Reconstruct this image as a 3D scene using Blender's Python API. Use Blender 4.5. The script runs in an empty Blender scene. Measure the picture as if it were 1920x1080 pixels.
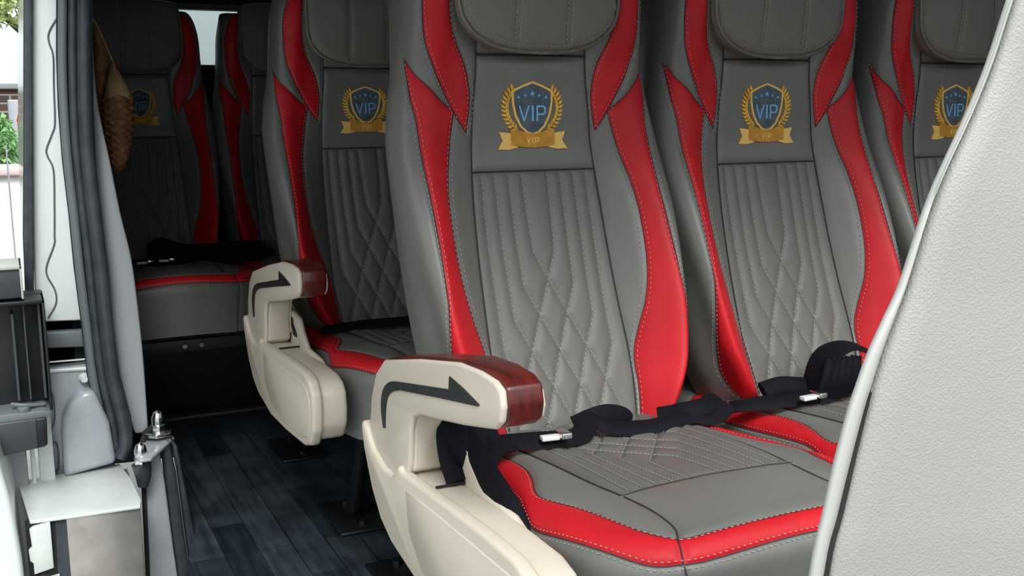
import bpy, bmesh, math, random
import numpy as np
from mathutils import Vector, Matrix, geometry
random.seed(4); R_=random.Random(7)
SC=bpy.context.scene; COL=SC.collection
PI=math.pi
# ------------------------------------------------ camera, sky, light, exposure
cam_d=bpy.data.cameras.new('camera'); cam=bpy.data.objects.new('camera',cam_d); COL.objects.link(cam)
cam.location=(0,0,.88); cam.rotation_euler=(math.radians(90-10.4),0,math.radians(-26))
cam_d.sensor_width=36; cam_d.lens=36*1950/1920; cam_d.clip_start=.02; cam_d.clip_end=200
SC.camera=cam
W=bpy.data.worlds.new('sky'); SC.world=W; W.use_nodes=True
nt=W.node_tree; bg=nt.nodes['Background']
tc=nt.nodes.new('ShaderNodeTexCoord'); sp=nt.nodes.new('ShaderNodeSeparateXYZ'); cr=nt.nodes.new('ShaderNodeValToRGB')
nt.links.new(tc.outputs['Generated'],sp.inputs[0]); nt.links.new(sp.outputs['Z'],cr.inputs[0]); nt.links.new(cr.outputs[0],bg.inputs[0])
cr.color_ramp.elements[0].position=0; cr.color_ramp.elements[0].color=(.26,.28,.29,1)
cr.color_ramp.elements[1].position=.8; cr.color_ramp.elements[1].color=(.92,.975,1,1)
bg.inputs[1].default_value=1.9
sun_d=bpy.data.lights.new('sun','SUN'); sun=bpy.data.objects.new('sun',sun_d); COL.objects.link(sun)
sun_d.energy=2.2; sun_d.angle=math.radians(24); sun_d.color=(1,.98,.95)
sun.rotation_euler=Vector((.14,.68,-.72)).to_track_quat('-Z','Y').to_euler()
SC.view_settings.view_transform='Standard'; SC.view_settings.look='None'; SC.view_settings.gamma=1
SC.view_settings.use_curve_mapping=False; SC.view_settings.exposure=.47
# ------------------------------------------------ materials
def mat(name,col,rough=.5,metal=0,bump=0,scale=300,var=0,vscale=8,coat=0,spec=.5,col2=None,stretch=None,bd=.002):
    m=bpy.data.materials.new(name); m.use_nodes=True; n=m.node_tree.nodes; l=m.node_tree.links
    b=n['Principled BSDF']; b.inputs['Base Color'].default_value=(*col,1); b.inputs['Roughness'].default_value=rough
    b.inputs['Metallic'].default_value=metal; b.inputs['Specular IOR Level'].default_value=spec
    if coat: b.inputs['Coat Weight'].default_value=coat; b.inputs['Coat Roughness'].default_value=.12
    t=n.new('ShaderNodeTexCoord'); src=t.outputs['Object']
    if stretch:
        mp=n.new('ShaderNodeMapping'); mp.inputs['Scale'].default_value=stretch; l.new(src,mp.inputs[0]); src=mp.outputs[0]
    if var or col2:
        z=n.new('ShaderNodeTexNoise'); z.inputs['Scale'].default_value=vscale; z.inputs['Detail'].default_value=4; l.new(src,z.inputs['Vector'])
        r=n.new('ShaderNodeValToRGB'); l.new(z.outputs['Fac'],r.inputs[0])
        c2=col2 or tuple(min(1,c*(1+var)) for c in col); c1=col if col2 else tuple(c*(1-var) for c in col)
        r.color_ramp.elements[0].position=.35; r.color_ramp.elements[1].position=.65
        r.color_ramp.elements[0].color=(*c1,1); r.color_ramp.elements[1].color=(*c2,1)
        l.new(r.outputs[0],b.inputs['Base Color'])
    if bump:
        v=n.new('ShaderNodeTexVoronoi'); v.inputs['Scale'].default_value=scale; l.new(src,v.inputs['Vector'])
        bp=n.new('ShaderNodeBump'); bp.inputs['Strength'].default_value=bump; bp.inputs['Distance'].default_value=bd
        l.new(v.outputs['Distance'],bp.inputs['Height']); l.new(bp.outputs[0],b.inputs['Normal'])
    return m
M={}
M['grey']=mat('grey_leather',(.150,.151,.140),.43,bump=.10,scale=420,var=.07,vscale=6,bd=.0006)
M['quilt']=mat('quilted_grey_leather',(.128,.128,.120),.5,bump=.25,scale=600,var=.06,vscale=10,bd=.0008)
M['head']=mat('headrest_leather',(.165,.163,.145),.55,bump=.3,scale=650,var=.05,bd=.0008)
M['red']=mat('red_leather',(.52,.011,.018),.50,spec=.28,bump=.10,scale=420,var=.08,vscale=14,bd=.0006)
M['shell']=mat('dark_seat_cloth',(.028,.031,.034),.75,bump=.2,scale=500)
M['thread']=mat('pale_thread',(.36,.35,.32),.8)
M['threadw']=mat('rose_thread',(.52,.26,.23),.8)
M['seam']=mat('seam_dark',(.03,.03,.03),.8)
M['gold']=mat('gold_thread',(.90,.50,.065),.6,bump=.5,scale=900,var=.2,vscale=60,bd=.001)
M['goldl']=mat('pale_gold_thread',(.95,.62,.17),.6,bump=.5,scale=900,bd=.001)
M['goldd']=mat('orange_gold_thread',(.62,.30,.035),.65,bump=.5,scale=900,var=.15,vscale=80,bd=.001)
M['blue']=mat('slate_blue_thread',(.085,.115,.14),.7,bump=.4,scale=900,var=.25,vscale=50,bd=.001)
M['lblue']=mat('light_blue_thread',(.20,.52,.88),.6)
M['cream']=mat('cream_plastic',(.62,.56,.46),.38,bump=.04,scale=500,var=.02,bd=.0004)
M['wood']=mat('dark_red_wood',(.050,.007,.006),.36,coat=.25,col2=(.12,.014,.010),vscale=14,stretch=(6,1,3))
M['arrow']=mat('black_inlay',(.012,.013,.013),.35)
M['black']=mat('black_plastic',(.010,.011,.012),.4,bump=.05,scale=300)
M['belt']=mat('black_webbing',(.0035,.004,.007),.75,spec=.18,bump=.5,scale=700,bd=.001)
M['chrome']=mat('chrome_metal',(.78,.78,.78),.18,metal=1)
M['steel']=mat('brushed_steel',(.40,.37,.34),.3,metal=.8,col2=(.60,.57,.53),vscale=11,stretch=(1.2,1,1))  # brownish two-tone mottle stands in for swirl reflections
M['zinc']=mat('pale_zinc_sheet',(.66,.72,.69),.40,metal=.15,col2=(.82,.86,.83),vscale=9)
M['white']=mat('white_car_paint',(.74,.80,.79),.25,coat=.6,var=.02)
M['greypaint']=mat('grey_car_paint',(.36,.38,.41),.3,coat=.5,var=.05,vscale=12)
M['seal']=mat('black_rubber_seal',(.030,.036,.045),.42,col2=(.05,.058,.068),vscale=30)
M['seallip']=mat('grey_rubber_lip',(.13,.15,.16),.45)
M['trim']=mat('pale_grey_trim',(.37,.39,.41),.5,bump=.12,scale=260,var=.03,vscale=5,bd=.0008)
M['ptrim']=mat('leather_grain_trim',(.305,.305,.285),.5,bump=.25,scale=900,var=.025,vscale=6,bd=.0008)
M['strip']=mat('off_white_strip',(.42,.42,.40),.4)
M['gap']=mat('dark_gap',(.012,.012,.012),.8)
M['roof']=mat('grey_headliner',(.25,.25,.25),.9,bump=.2)
M['wall']=mat('grey_side_lining',(.10,.10,.105),.8,bump=.2)
M['dark']=mat('black_carpet_lining',(.010,.012,.015),.9,bump=.3)
M['wicker']=mat('brown_wicker',(.16,.060,.026),.7,col2=(.34,.16,.07),vscale=60)
M['tan']=mat('tan_cloth',(.42,.28,.14),.85,bump=.4,scale=400,var=.15,vscale=30)
M['dplastic']=mat('dark_grey_plastic',(.045,.048,.054),.45,bump=.05)
M['silver']=mat('silver_grey_paint',(.34,.37,.40),.25,coat=.5,var=.12,vscale=10)
def floor_mat():
    m=bpy.data.materials.new('wood_look_vinyl'); m.use_nodes=True; n=m.node_tree.nodes; l=m.node_tree.links; b=n['Principled BSDF']
    t=n.new('ShaderNodeTexCoord'); mp=n.new('ShaderNodeMapping'); mp.inputs['Rotation'].default_value=(0,0,PI/2); l.new(t.outputs['Object'],mp.inputs[0])
    br=n.new('ShaderNodeTexBrick'); l.new(mp.outputs[0],br.inputs['Vector']); br.inputs['Scale'].default_value=1
    br.inputs['Brick Width'].default_value=.30; br.inputs['Row Height'].default_value=.066; br.inputs['Mortar Size'].default_value=.0012
    br.inputs['Color1'].default_value=(.012,.019,.025,1); br.inputs['Color2'].default_value=(.055,.068,.078,1); br.inputs['Mortar'].default_value=(.012,.016,.02,1)
    br.inputs['Bias'].default_value=-.1
    m2=n.new('ShaderNodeMapping'); m2.inputs['Scale'].default_value=(60,4,1); l.new(t.outputs['Object'],m2.inputs[0])
    z=n.new('ShaderNodeTexNoise'); z.inputs['Scale'].default_value=1.2; z.inputs['Detail'].default_value=6; l.new(m2.outputs[0],z.inputs['Vector'])
    z2=n.new('ShaderNodeTexNoise'); z2.inputs['Scale'].default_value=9; l.new(t.outputs['Object'],z2.inputs['Vector'])
    ad=n.new('ShaderNodeMath'); ad.operation='MULTIPLY'; l.new(z.outputs['Fac'],ad.inputs[0]); l.new(z2.outputs['Fac'],ad.inputs[1])
    r=n.new('ShaderNodeValToRGB'); r.color_ramp.elements[0].position=.12; r.color_ramp.elements[1].position=.42
    r.color_ramp.elements[0].color=(.35,.40,.45,1); r.color_ramp.elements[1].color=(1.7,1.7,1.7,1); l.new(ad.outputs[0],r.inputs[0])
    mx=n.new('ShaderNodeMix'); mx.data_type='RGBA'; mx.blend_type='MULTIPLY'; mx.inputs[0].default_value=1
    l.new(br.outputs['Color'],mx.inputs[6]); l.new(r.outputs[0],mx.inputs[7]); l.new(mx.outputs[2],b.inputs['Base Color'])
    b.inputs['Roughness'].default_value=.42
    return m
M['floor']=floor_mat()
def glass_mat():
    m=bpy.data.materials.new('window_glass'); m.use_nodes=True; n=m.node_tree.nodes; l=m.node_tree.links
    b=n['Principled BSDF']; b.inputs['Base Color'].default_value=(.85,.92,.90,1); b.inputs['Roughness'].default_value=.02
    tr=n.new('ShaderNodeBsdfTransparent'); tr.inputs[0].default_value=(.82,.88,.86,1); mx=n.new('ShaderNodeMixShader'); mx.inputs[0].default_value=.12
    l.new(tr.outputs[0],mx.inputs[1]); l.new(b.outputs[0],mx.inputs[2]); l.new(mx.outputs[0],n['Material Output'].inputs[0]); return m
M['glass']=glass_mat()
# ------------------------------------------------ helpers
def link(name,me,m,parent=None,label=None):
    o=bpy.data.objects.new(name,me); COL.objects.link(o)
    if m is not None and not me.materials: me.materials.append(m)
    if parent is not None: o.parent=parent
    if label: o['label']=label
    return o
def mesh(name,V,F,m,parent=None,smooth=True,label=None):
    me=bpy.data.meshes.new(name); me.from_pydata([tuple(v) for v in V],[],F)
    bm=bmesh.new(); bm.from_mesh(me); bmesh.ops.recalc_face_normals(bm,faces=bm.faces) if not getattr(mesh,'raw',False) else None
    bm.to_mesh(me); bm.free()
    me.polygons.foreach_set('use_smooth',[smooth]*len(me.polygons)); me.update()
    return link(name,me,m,parent,label)
def copies_of(o,locs):
    for l in locs:
        c=o.copy(); COL.objects.link(c); c.location=l
class MB:
    def __init__(s): s.V=[];s.F=[]
    def add(s,V,F):
        k=len(s.V); s.V+= [tuple(v) for v in V]; s.F+=[tuple(i+k for i in f) for f in F]; return s
    def box(s,a,b):
        x0,y0,z0=a;x1,y1,z1=b
        return s.add([(x0,y0,z0),(x1,y0,z0),(x1,y1,z0),(x0,y1,z0),(x0,y0,z1),(x1,y0,z1),(x1,y1,z1),(x0,y1,z1)],
          [(0,3,2,1),(4,5,6,7),(0,1,5,4),(1,2,6,5),(2,3,7,6),(3,0,4,7)])
    def tube(s,P,r,n=8,caps=True,flat=None,up=None):
        P=[Vector(p) for p in P]; V=[];F=[]; pn=None
        for i,p in enumerate(P):
            d=(P[min(i+1,len(P)-1)]-P[max(i-1,0)]); d=d.normalized() if d.length>1e-9 else Vector((0,0,1))
            if up is not None: a=Vector(up)-d*Vector(up).dot(d)
            elif pn is None: a=Vector((0,0,1)) if abs(d.z)<.9 else Vector((1,0,0)); a=a-d*a.dot(d)
            else: a=pn-d*pn.dot(d)
            a.normalize(); pn=a; b=d.cross(a)
            rr=r[i] if isinstance(r,(list,tuple)) else r; fa=flat if flat else rr
            for k in range(n):
                t=2*PI*k/n; V.append(p+b*(rr*math.cos(t))+a*(fa*math.sin(t)))
        for i in range(len(P)-1):
            for k in range(n):
                F.append((i*n+k,i*n+(k+1)%n,(i+1)*n+(k+1)%n,(i+1)*n+k))
        if caps: F.append(tuple(range(n))[::-1]); F.append(tuple((len(P)-1)*n+k for k in range(n)))
        return s.add(V,F)
    def prism(s,poly,ax,a0,a1):
        def P(u,v,a): return (a,u,v) if ax==0 else ((u,a,v) if ax==1 else (u,v,a))
        n=len(poly); V=[P(u,v,a0) for u,v in poly]+[P(u,v,a1) for u,v in poly]
        F=[tuple(range(n)),tuple(range(2*n-1,n-1,-1))]+[(i,i+n,(i+1)%n+n,(i+1)%n) for i in range(n)]
        return s.add(V,F)
    def build(s,name,m,parent=None,bevel=0,seg=2,smooth=True,label=None,sub=0):
        me=bpy.data.meshes.new(name); me.from_pydata(s.V,[],s.F)
        bm=bmesh.new(); bm.from_mesh(me); bmesh.ops.recalc_face_normals(bm,faces=bm.faces)
        if bevel:
            E=[e for e in bm.edges if len(e.link_faces)==2 and e.calc_face_angle(0)>math.radians(24)]
            bmesh.ops.bevel(bm,geom=E,offset=bevel,segments=seg,profile=.5,affect='EDGES',clamp_overlap=True)
        bm.to_mesh(me); bm.free()
        me.polygons.foreach_set('use_smooth',[smooth]*len(me.polygons))
        o=link(name,me,m,parent,label)
        if smooth and bevel:
            try: me.set_sharp_from_angle(angle=math.radians(50))
            except Exception: pass
        elif smooth:
            try: me.set_sharp_from_angle(angle=math.radians(60))
            except Exception: pass
        return o
def crom(P,n=8,closed=False):
    P=[np.array(p,float) for p in P]; out=[]; N=len(P)
    for i in range(N if closed else N-1):
        a=P[(i-1)%N] if closed or i>0 else P[0]*2-P[1]
        b=P[i]; c=P[(i+1)%N]; d=P[(i+2)%N] if closed or i+2<N else P[-1]*2-P[-2]
        for k in range(n):
            t=k/n; out.append(.5*((2*b)+(-a+c)*t+(2*a-5*b+4*c-d)*t*t+(-a+3*b-3*c+d)*t**3))
    if not closed: out.append(P[-1])
    return [tuple(p) for p in out]
def resample(P,step,closed=False):
    P=[np.array(p,float) for p in P]
    if closed: P=P+[P[0]]
    out=[P[0]]
    for a,b in zip(P,P[1:]):
        L=np.linalg.norm(b-a)
        if L<1e-9: continue
        n=max(1,int(round(L/step)))
        for k in range(1,n+1): out.append(a+(b-a)*k/n)
    if closed: out=out[:-1]
    return [tuple(p) for p in out]
def even(P,step):
    P=np.array(P,float); d=np.r_[0,np.cumsum(np.hypot(*np.diff(P,axis=0).T))]; n=max(2,int(round(d[-1]/step))+1)
    s=np.linspace(0,d[-1],n); return [tuple(p) for p in np.c_[np.interp(s,d,P[:,0]),np.interp(s,d,P[:,1])]]
def pip(px,py,poly):
    P=np.array(poly); Q=np.roll(P,-1,0); ins=np.zeros(len(px),bool)
    for (x1,y1),(x2,y2) in zip(P,Q):
        if y1==y2: continue
        c=((y1>py)!=(y2>py)); xi=x1+(py-y1)*(x2-x1)/(y2-y1); ins^= c&(xi>px)
    return ins
def segdist(P,segs,chunk=4000):
    A=segs[:,:2];B=segs[:,2:4];D=B-A;LL=(D*D).sum(1)+1e-12; out=np.empty(len(P)); idx=np.empty(len(P),int)
    for i in range(0,len(P),chunk):
        q=P[i:i+chunk,None,:]; t=np.clip(((q-A)*D).sum(2)/LL,0,1); e=A+D*t[...,None]-q; dd=np.sqrt((e*e).sum(2))
        idx[i:i+chunk]=dd.argmin(1); out[i:i+chunk]=dd.min(1)
    return out,idx
def panelize(domain,seams,S,step,regions,grow=(.0028,.0032)):
    """triangulate a flat pattern with seam lines, map it by S(u,v)->xyz, sink the seams; returns verts, list of faces per region"""
    dom=resample(domain,step,True); pts=[];edges=[];segs=[]
    def addline(L,closed,w):
        k=len(pts); pts.extend(L); n=len(L)
        for i in range(n if closed else n-1):
            edges.append((k+i,k+(i+1)%n))
            if w is not None: segs.append((*L[i],*L[(i+1)%n],w[0],w[1]))
    addline(dom,True,None); nd=len(dom)
    for L,w in seams: addline([tuple(p) for p in L],False,w)
    SG=np.array(segs); A=np.array(dom); mn=A.min(0);mx=A.max(0)
    gx,gy=np.meshgrid(np.arange(mn[0],mx[0],step),np.arange(mn[1],mx[1],step)); G=np.c_[gx.ravel()+.0003,gy.ravel()+.0003]
    G[:,0]+= (np.round((G[:,1]-mn[1])/step)%2)*step*.5
    G=G[pip(G[:,0],G[:,1],dom)]
    allseg=np.array([(*pts[a],*pts[b]) for a,b in edges]); d,_=segdist(G,allseg); G=G[d>step*.55]
    # extra rows hugging the seams
    ex=[]
    for s in segs:
        a=np.array(s[:2]);b=np.array(s[2:4]);t=b-a;L=np.linalg.norm(t)
        if L<1e-6: continue
        nrm=np.array([-t[1],t[0]])/L
        for sg in (-1,1): ex.append((a+b)/2+nrm*sg*s[5]*.9)
    if ex:
        ex=np.array(ex); ex=ex[pip(ex[:,0],ex[:,1],dom)]; d,_=segdist(ex,allseg); ex=ex[d>.0012]
        G=np.concatenate([G,ex])
    V=[Vector(p) for p in pts]+[Vector(p) for p in G]
    r=geometry.delaunay_2d_cdt(V,edges,[],0,1e-5)
    V2=np.array([tuple(v) for v in r[0]]); F=[f for f in r[2]]
    C=np.array([V2[list(f)].mean(0) for f in F])
    ok=pip(C[:,0],C[:,1],dom); reg=np.zeros(len(F),int)
    for i,poly in enumerate(regions): reg[pip(C[:,0],C[:,1],poly)]=i+1
    dep=np.zeros(len(V2))
    if len(SG):
        d,ix=segdist(V2,SG); g=SG[ix,4]; w=SG[ix,5]
        dep=g*np.exp(-(d/w)**1.3)
    X=[]
    e=8e-4
    for (u,v),h in zip(V2,dep):
        p=np.array(S(u,v)); 
        if h>1e-5:
            a=np.array(S(u+e,v))-np.array(S(u-e,v));b=np.array(S(u,v+e))-np.array(S(u,v-e)); n=np.cross(a,b); n/=np.linalg.norm(n)+1e-12
            p=p-n*h
        X.append(p)
    out=[[] for _ in range(len(regions)+1)]
    for f,k,o in zip(F,reg,ok):
        if o:
            a,b,c=V2[f[0]],V2[f[1]],V2[f[2]]
            if (b[0]-a[0])*(c[1]-a[1])-(b[1]-a[1])*(c[0]-a[0])<0: f=f[::-1]
            out[k].append(f)
    return X,out
def sub(X,F):
    idx=sorted({i for f in F for i in f}); mp={i:k for k,i in enumerate(idx)}
    return [X[i] for i in idx],[tuple(mp[i] for i in f) for f in F]
def panel(name,X,F,m,parent,label=None):
    V,F=sub(X,F); me=bpy.data.meshes.new(name); me.from_pydata([tuple(map(float,v)) for v in V],[],F); me.polygons.foreach_set('use_smooth',[True]*len(F))
    return link(name,me,m,parent,label)
def nrm(S,u,v,e=8e-4):
    a=np.array(S(u+e,v))-np.array(S(u-e,v));b=np.array(S(u,v+e))-np.array(S(u,v-e)); n=np.cross(a,b); return n/(np.linalg.norm(n)+1e-12)
def stitches(mb,line,S,off=0,pitch=.0075,ln=.0048,r=.00075,h=.0004):
    P=np.array(line,float); d=np.r_[0,np.cumsum(np.hypot(*np.diff(P,axis=0).T))]
    def at(s):
        p=np.array([np.interp(s,d,P[:,0]),np.interp(s,d,P[:,1])]); q=np.array([np.interp(min(s+.002,d[-1]),d,P[:,0]),np.interp(min(s+.002,d[-1]),d,P[:,1])]); o=np.array([np.interp(max(s-.002,0),d,P[:,0]),np.interp(max(s-.002,0),d,P[:,1])])
        t=q-o; t/=np.linalg.norm(t)+1e-12; return p+np.array([-t[1],t[0]])*off
    s=pitch*.5
    while s+ln<d[-1]:
        a=at(s);b=at(s+ln); A=np.array(S(*a));B=np.array(S(*b)); n=nrm(S,*((a+b)/2)); A=A+n*h;B=B+n*h
        t=B-A; L=np.linalg.norm(t)
        if L>1e-5:
            t/=L; w=np.cross(t,n)*r; k=n*r; mid=(A+B)/2+k*.8
            mb.add([A,A+w*.0+k*.2,(A+B)/2+w,(A+B)/2-w,mid,B],[(0,2,4),(0,4,3),(5,4,2),(5,3,4),(0,3,2),(5,2,3)])
        s+=pitch
# ---- seat back surface: t in [-1,1] across, v up. local coords, y=0 at emblem plane
VK=[.36,.40,.45,.50,.60,.70,.80,.86,.92,.98,1.06,1.16]
def tab(vals): return lambda v: _sm(VK,vals,v)
def _sm(xs,ys,x):
    # catmull-rom style smooth 1D table
    x=max(xs[0],min(xs[-1],x));i=0
    while i<len(xs)-2 and x>xs[i+1]: i+=1
    h=xs[i+1]-xs[i];u=(x-xs[i])/h
    def m(k):
        if k<=0 or k>=len(xs)-1:
            k0=max(0,k-1);k1=min(len(xs)-1,k+1);return (ys[k1]-ys[k0])/(xs[k1]-xs[k0])
        return (ys[k+1]-ys[k-1])/(xs[k+1]-xs[k-1])
    a,b=m(i)*h,m(i+1)*h
    return (2*u**3-3*u**2+1)*ys[i]+(u**3-2*u**2+u)*a+(-2*u**3+3*u**2)*ys[i+1]+(u**3-u**2)*b
T_yc=tab([-.155,-.147,-.127,-.103,-.063,-.030,-.004,0,.001,.001,.004,.02])
T_uf=tab([.102,.108,.112,.114,.112,.110,.106,.104,.100,.10,.10,.10])
T_ua=tab([.118,.136,.158,.176,.189,.192,.185,.176,.164,.157,.150,.13])
T_B =tab([.015,.035,.055,.066,.070,.058,.032,.018,.012,.020,.026,.02])
T_us=tab([.128,.150,.176,.193,.210,.2225,.225,.217,.203,.197,.190,.160])
T_dp=tab([.10,.12,.135,.142,.145,.136,.118,.114,.125,.148,.15,.12])
T_ub=tab([.150,.175,.195,.203,.208,.2085,.2065,.199,.187,.181,.174,.144])
TK=[0,.2,.36,.47,.60,.70,.80,.90,1.0]
def back(t,v):
    sg=1 if t>=0 else -1;a=abs(t)
    uf,ua,B,us=T_uf(v),T_ua(v),T_B(v),T_us(v)
    U=[0,uf*.55,uf,(uf+ua)/2,ua,ua+.75*(us-ua),us,us*.45+T_ub(v)*.55+.006,T_ub(v)]
    W=[0,0,.003,B*.5,B,B-.012,B-.045,B-.045-(T_dp(v)-.045)*.45,B-T_dp(v)]
    u=_sm(TK,U,a);w=_sm(TK,W,a)
    y=T_yc(v)
    if v>1.07:
        th=min((v-1.07)/.05,math.pi/2);z=1.07+.05*math.sin(th);y+=.05*(1-math.cos(th))
    else: z=v
    return (sg*u,y-w,z)
# ---- cushion: plan outline (x,y local), drape
def cushion_outline(R=.035,n=10):
    pts=[(-.200,-.02),(-.212,-.28),(-.228,-.44),(-.20,-.56),(-.150,-.645),(0,-.655)]
    P=pts+[(-x,y) for x,y in pts[::-1][1:]]
    return P
RC=.038
OUT_H=[(-.165,.03),(-.196,-.03),(-.204,-.20),(-.213,-.33),(-.2245,-.42),(-.2245,-.50),(-.215,-.565),(-.185,-.61),(-.135,-.637),(0,-.645)]
def poly_cush():
    P=OUT_H+[(-x,y) for x,y in OUT_H[::-1][1:]]
    # inset by RC (outline is clockwise? handle via normals)
    Q=[];n=len(P)
    c=np.array([0,-.3])
    A=sum(P[i][0]*P[(i+1)%n][1]-P[(i+1)%n][0]*P[i][1] for i in range(n))
    s=1 if A>0 else -1
    for i in range(n):
        p=np.array(P[i]);a=np.array(P[i-1]);b=np.array(P[(i+1)%n])
        d1=(p-a)/np.linalg.norm(p-a);d2=(b-p)/np.linalg.norm(b-p)
        n1=np.array([-d1[1],d1[0]])*s;n2=np.array([-d2[1],d2[0]])*s
        m=n1+n2;m/=np.linalg.norm(m);k=RC/max(.5,m@n1)
        Q.append(p+m*k)
    # chaikin smooth
    for _ in range(2):
        R=[]
        for i in range(len(Q)):
            a=Q[i];b=Q[(i+1)%len(Q)];R+= [a*.75+b*.25,a*.25+b*.75]
        Q=R
    return np.array(Q)
CP=poly_cush();CN=np.roll(CP,-1,0)
def nearest(x,y):
    p=np.array([x,y]);d=CN-CP;t=np.clip(((p-CP)*d).sum(1)/(d*d).sum(1),0,1);q=CP+d*t[:,None]
    D=np.hypot(*(q-p).T);i=int(D.argmin())
    # inside test
    ins=False
    yy=CP[:,1];y2=CN[:,1];c=((yy>y)!=(y2>y))
    if c.any():
        xi=CP[c,0]+(y-yy[c])*(CN[c,0]-CP[c,0])/(y2[c]-yy[c]);ins=(xi>x).sum()%2==1
    return (-D[i] if ins else D[i]),q[i]
def ztop(x,y):
    f=max(0,min(1,(-y-.10)/.46)); f=f*f*(3-2*f)
    return .404+.034*f-.014*(x/.2)**2*(1-f*.3)+.010*math.exp(-((abs(x)-.115)/.045)**2)*math.exp(-((y+.28)/.16)**2)
def cush(x,y):
    d,q=nearest(x,y)
    if d<=0: return (x,y,ztop(x,y))
    n=np.array([x,y])-q;L=np.hypot(*n);n=n/L if L>1e-9 else n
    z0=ztop(*q)
    if d<RC*math.pi/2:
        p=d/RC;o=q+n*RC*math.sin(p);return (o[0],o[1],z0-RC*(1-math.cos(p)))
    o=q+n*RC;return (o[0],o[1],z0-RC-(d-RC*math.pi/2))
# ------------------------------------------------ seat pattern
KX=.30
def SB(X,v):
    t=max(-1,min(1,X/KX)); return back(t,v)
def mir(L): return [(-x,y) for x,y in L]
def dens(L,step=.0045,n=8): return even(crom(L,n),step)
def tx(L): return [(t*KX,v) for t,v in L]
GR=(.0032,.0042); GQ=(.0042,.0050); GC=(.0042,.0050)
def build_back():
    cen=tx([(.333,1.06),(.333,.94),(.343,.85),(.352,.77),(.357,.65),(.360,.55),(.362,.48),(.350,.40),(.345,.365)])
    cenL=dens(cen)
    up_out=dens(tx([(.62,1.15),(.66,1.10),(.685,1.06),(.69,1.02),(.665,.965),(.60,.922),(.49,.880),(.375,.828)]))
    up_in=dens(tx([(.375,.828),(.362,.862),(.366,.89),(.405,.93),(.485,.975),(.53,1.02),(.53,1.08),(.50,1.15)]))
    lo_out=dens(tx([(.775,.936),(.700,.887),(.650,.845),(.622,.78),(.604,.72),(.602,.66),(.625,.61),(.668,.575),(.730,.53),(.785,.49),(.82,.445),(.78,.408),(.64,.392)]))
    lo_bot=even(tx([(.64,.392),(.374,.385)]),.0045)
    lo_in=dens(tx([(.374,.385),(.378,.44),(.380,.488),(.410,.525),(.455,.572),(.480,.62),(.490,.69),(.486,.75),(.464,.80),(.440,.860)]))
    lo_sh=dens(tx([(.440,.860),(.545,.880),(.655,.905),(.775,.936)]))
    seams=[];regs=[];sew=[]
    def both(L,w): seams.append((L,w)); seams.append((mir(L),w))
    both(cenL,GC)
    both(up_out,GR);both(up_in,GR);both(lo_out,GR);both(lo_bot,GR);both(lo_in,GR);both(lo_sh,GR)
    top=even([(-.333*KX,.942),(.333*KX,.942)],.0045); mid=even([(-.352*KX,.770),(.352*KX,.770)],.0045)
    seams.append((top,(.006,.006))); seams.append((mid,GC))
    Q=[]
    for k,(t0,tz,vk) in enumerate([(.075,.058,.648),(.150,.138,.600),(.228,.214,.553),(.302,.288,.508)]):
        dia=[(tz,vk)]; t,v=tz,vk
        t-=.072; v-=.048; dia.append((t,v))
        while v>.392 and t>-.335:
            t-=.0745; v-=.0505 if v>.45 else .056; dia.append((t,v))
        L=dens(tx([(t0,.768),((t0+tz)/2+.002,(.768+vk)/2),(tz,vk)]))+dens(tx(dia),.0045,6)[1:]
        Q.append(L); Q.append(mir(L))
    for L in Q: seams.append((L,GQ))
    cen2=cenL
    quilt=[p for p in cenL if p[1]<.7705]; quilt=[(.352*KX,.770)]+quilt; quilt=quilt+mir(quilt)[::-1]
    RU=up_out+up_in[1:]; RL=lo_out+lo_bot[1:]+lo_in[1:]+lo_sh[1:]
    dom=[(-KX,.362),(KX,.362),(KX,1.148),(-KX,1.148)]
    X,out=panelize(dom,seams,SB,.0052,[RU,mir(RU),RL,mir(RL),quilt])
    st=MB(); sw=MB()
    for L,s in ((up_out,1),(up_in,1),(lo_out,1),(lo_in,1)):
        for LL,sg in ((L,1),(mir(L),-1)):
            stitches(sw,LL,SB,-.0042*s*sg)
            stitches(st,LL,SB,.0042*s*sg)
    for L in Q: stitches(st,L,SB,0,h=-.0024,r=.0008)
    sm=MB()
    for L,w in ((cenL,.0010),(mir(cenL),.0010),(top,.0016),(mid,.0012)):
        LL=L if L is top else [p for p in L]
        sm.tube([tuple(np.array(SB(*p))-nrm(SB,*p)*.0026) for p in LL],w,5,False)
    for L in (up_out,up_in,lo_out,lo_in,lo_sh):
        for LL in (L,mir(L)): sm.tube([tuple(np.array(SB(*p))-nrm(SB,*p)*.0026) for p in LL],.0007,4,False)
    return X,out,st,sw,sm
def back_shell():
    """rear and underside of the seat back"""
    V=[];F=[];vs=[.362+i*(1.148-.362)/40 for i in range(41)]; n=13
    for v in vs:
        L=np.array(back(-1,v));Rr=np.array(back(1,v))
        for k in range(n):
            a=k/(n-1); p=L*(1-a)+Rr*a; p[1]+= .028*(math.sin(PI*a)**.5 if 0<a<1 else 0); V.append(p)
    for i in range(40):
        for k in range(n-1): F.append((i*n+k,i*n+k+1,(i+1)*n+k+1,(i+1)*n+k))
    # caps at the bottom and top: front edge loop to rear row
    for v,row in ((.362,0),(1.148,40)):
        b0=len(V)
        for k in range(n): V.append(back(-1+2*k/(n-1),v))
        for k in range(n-1): F.append((row*n+k,row*n+k+1,b0+k+1,b0+k))
    return V,F
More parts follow.
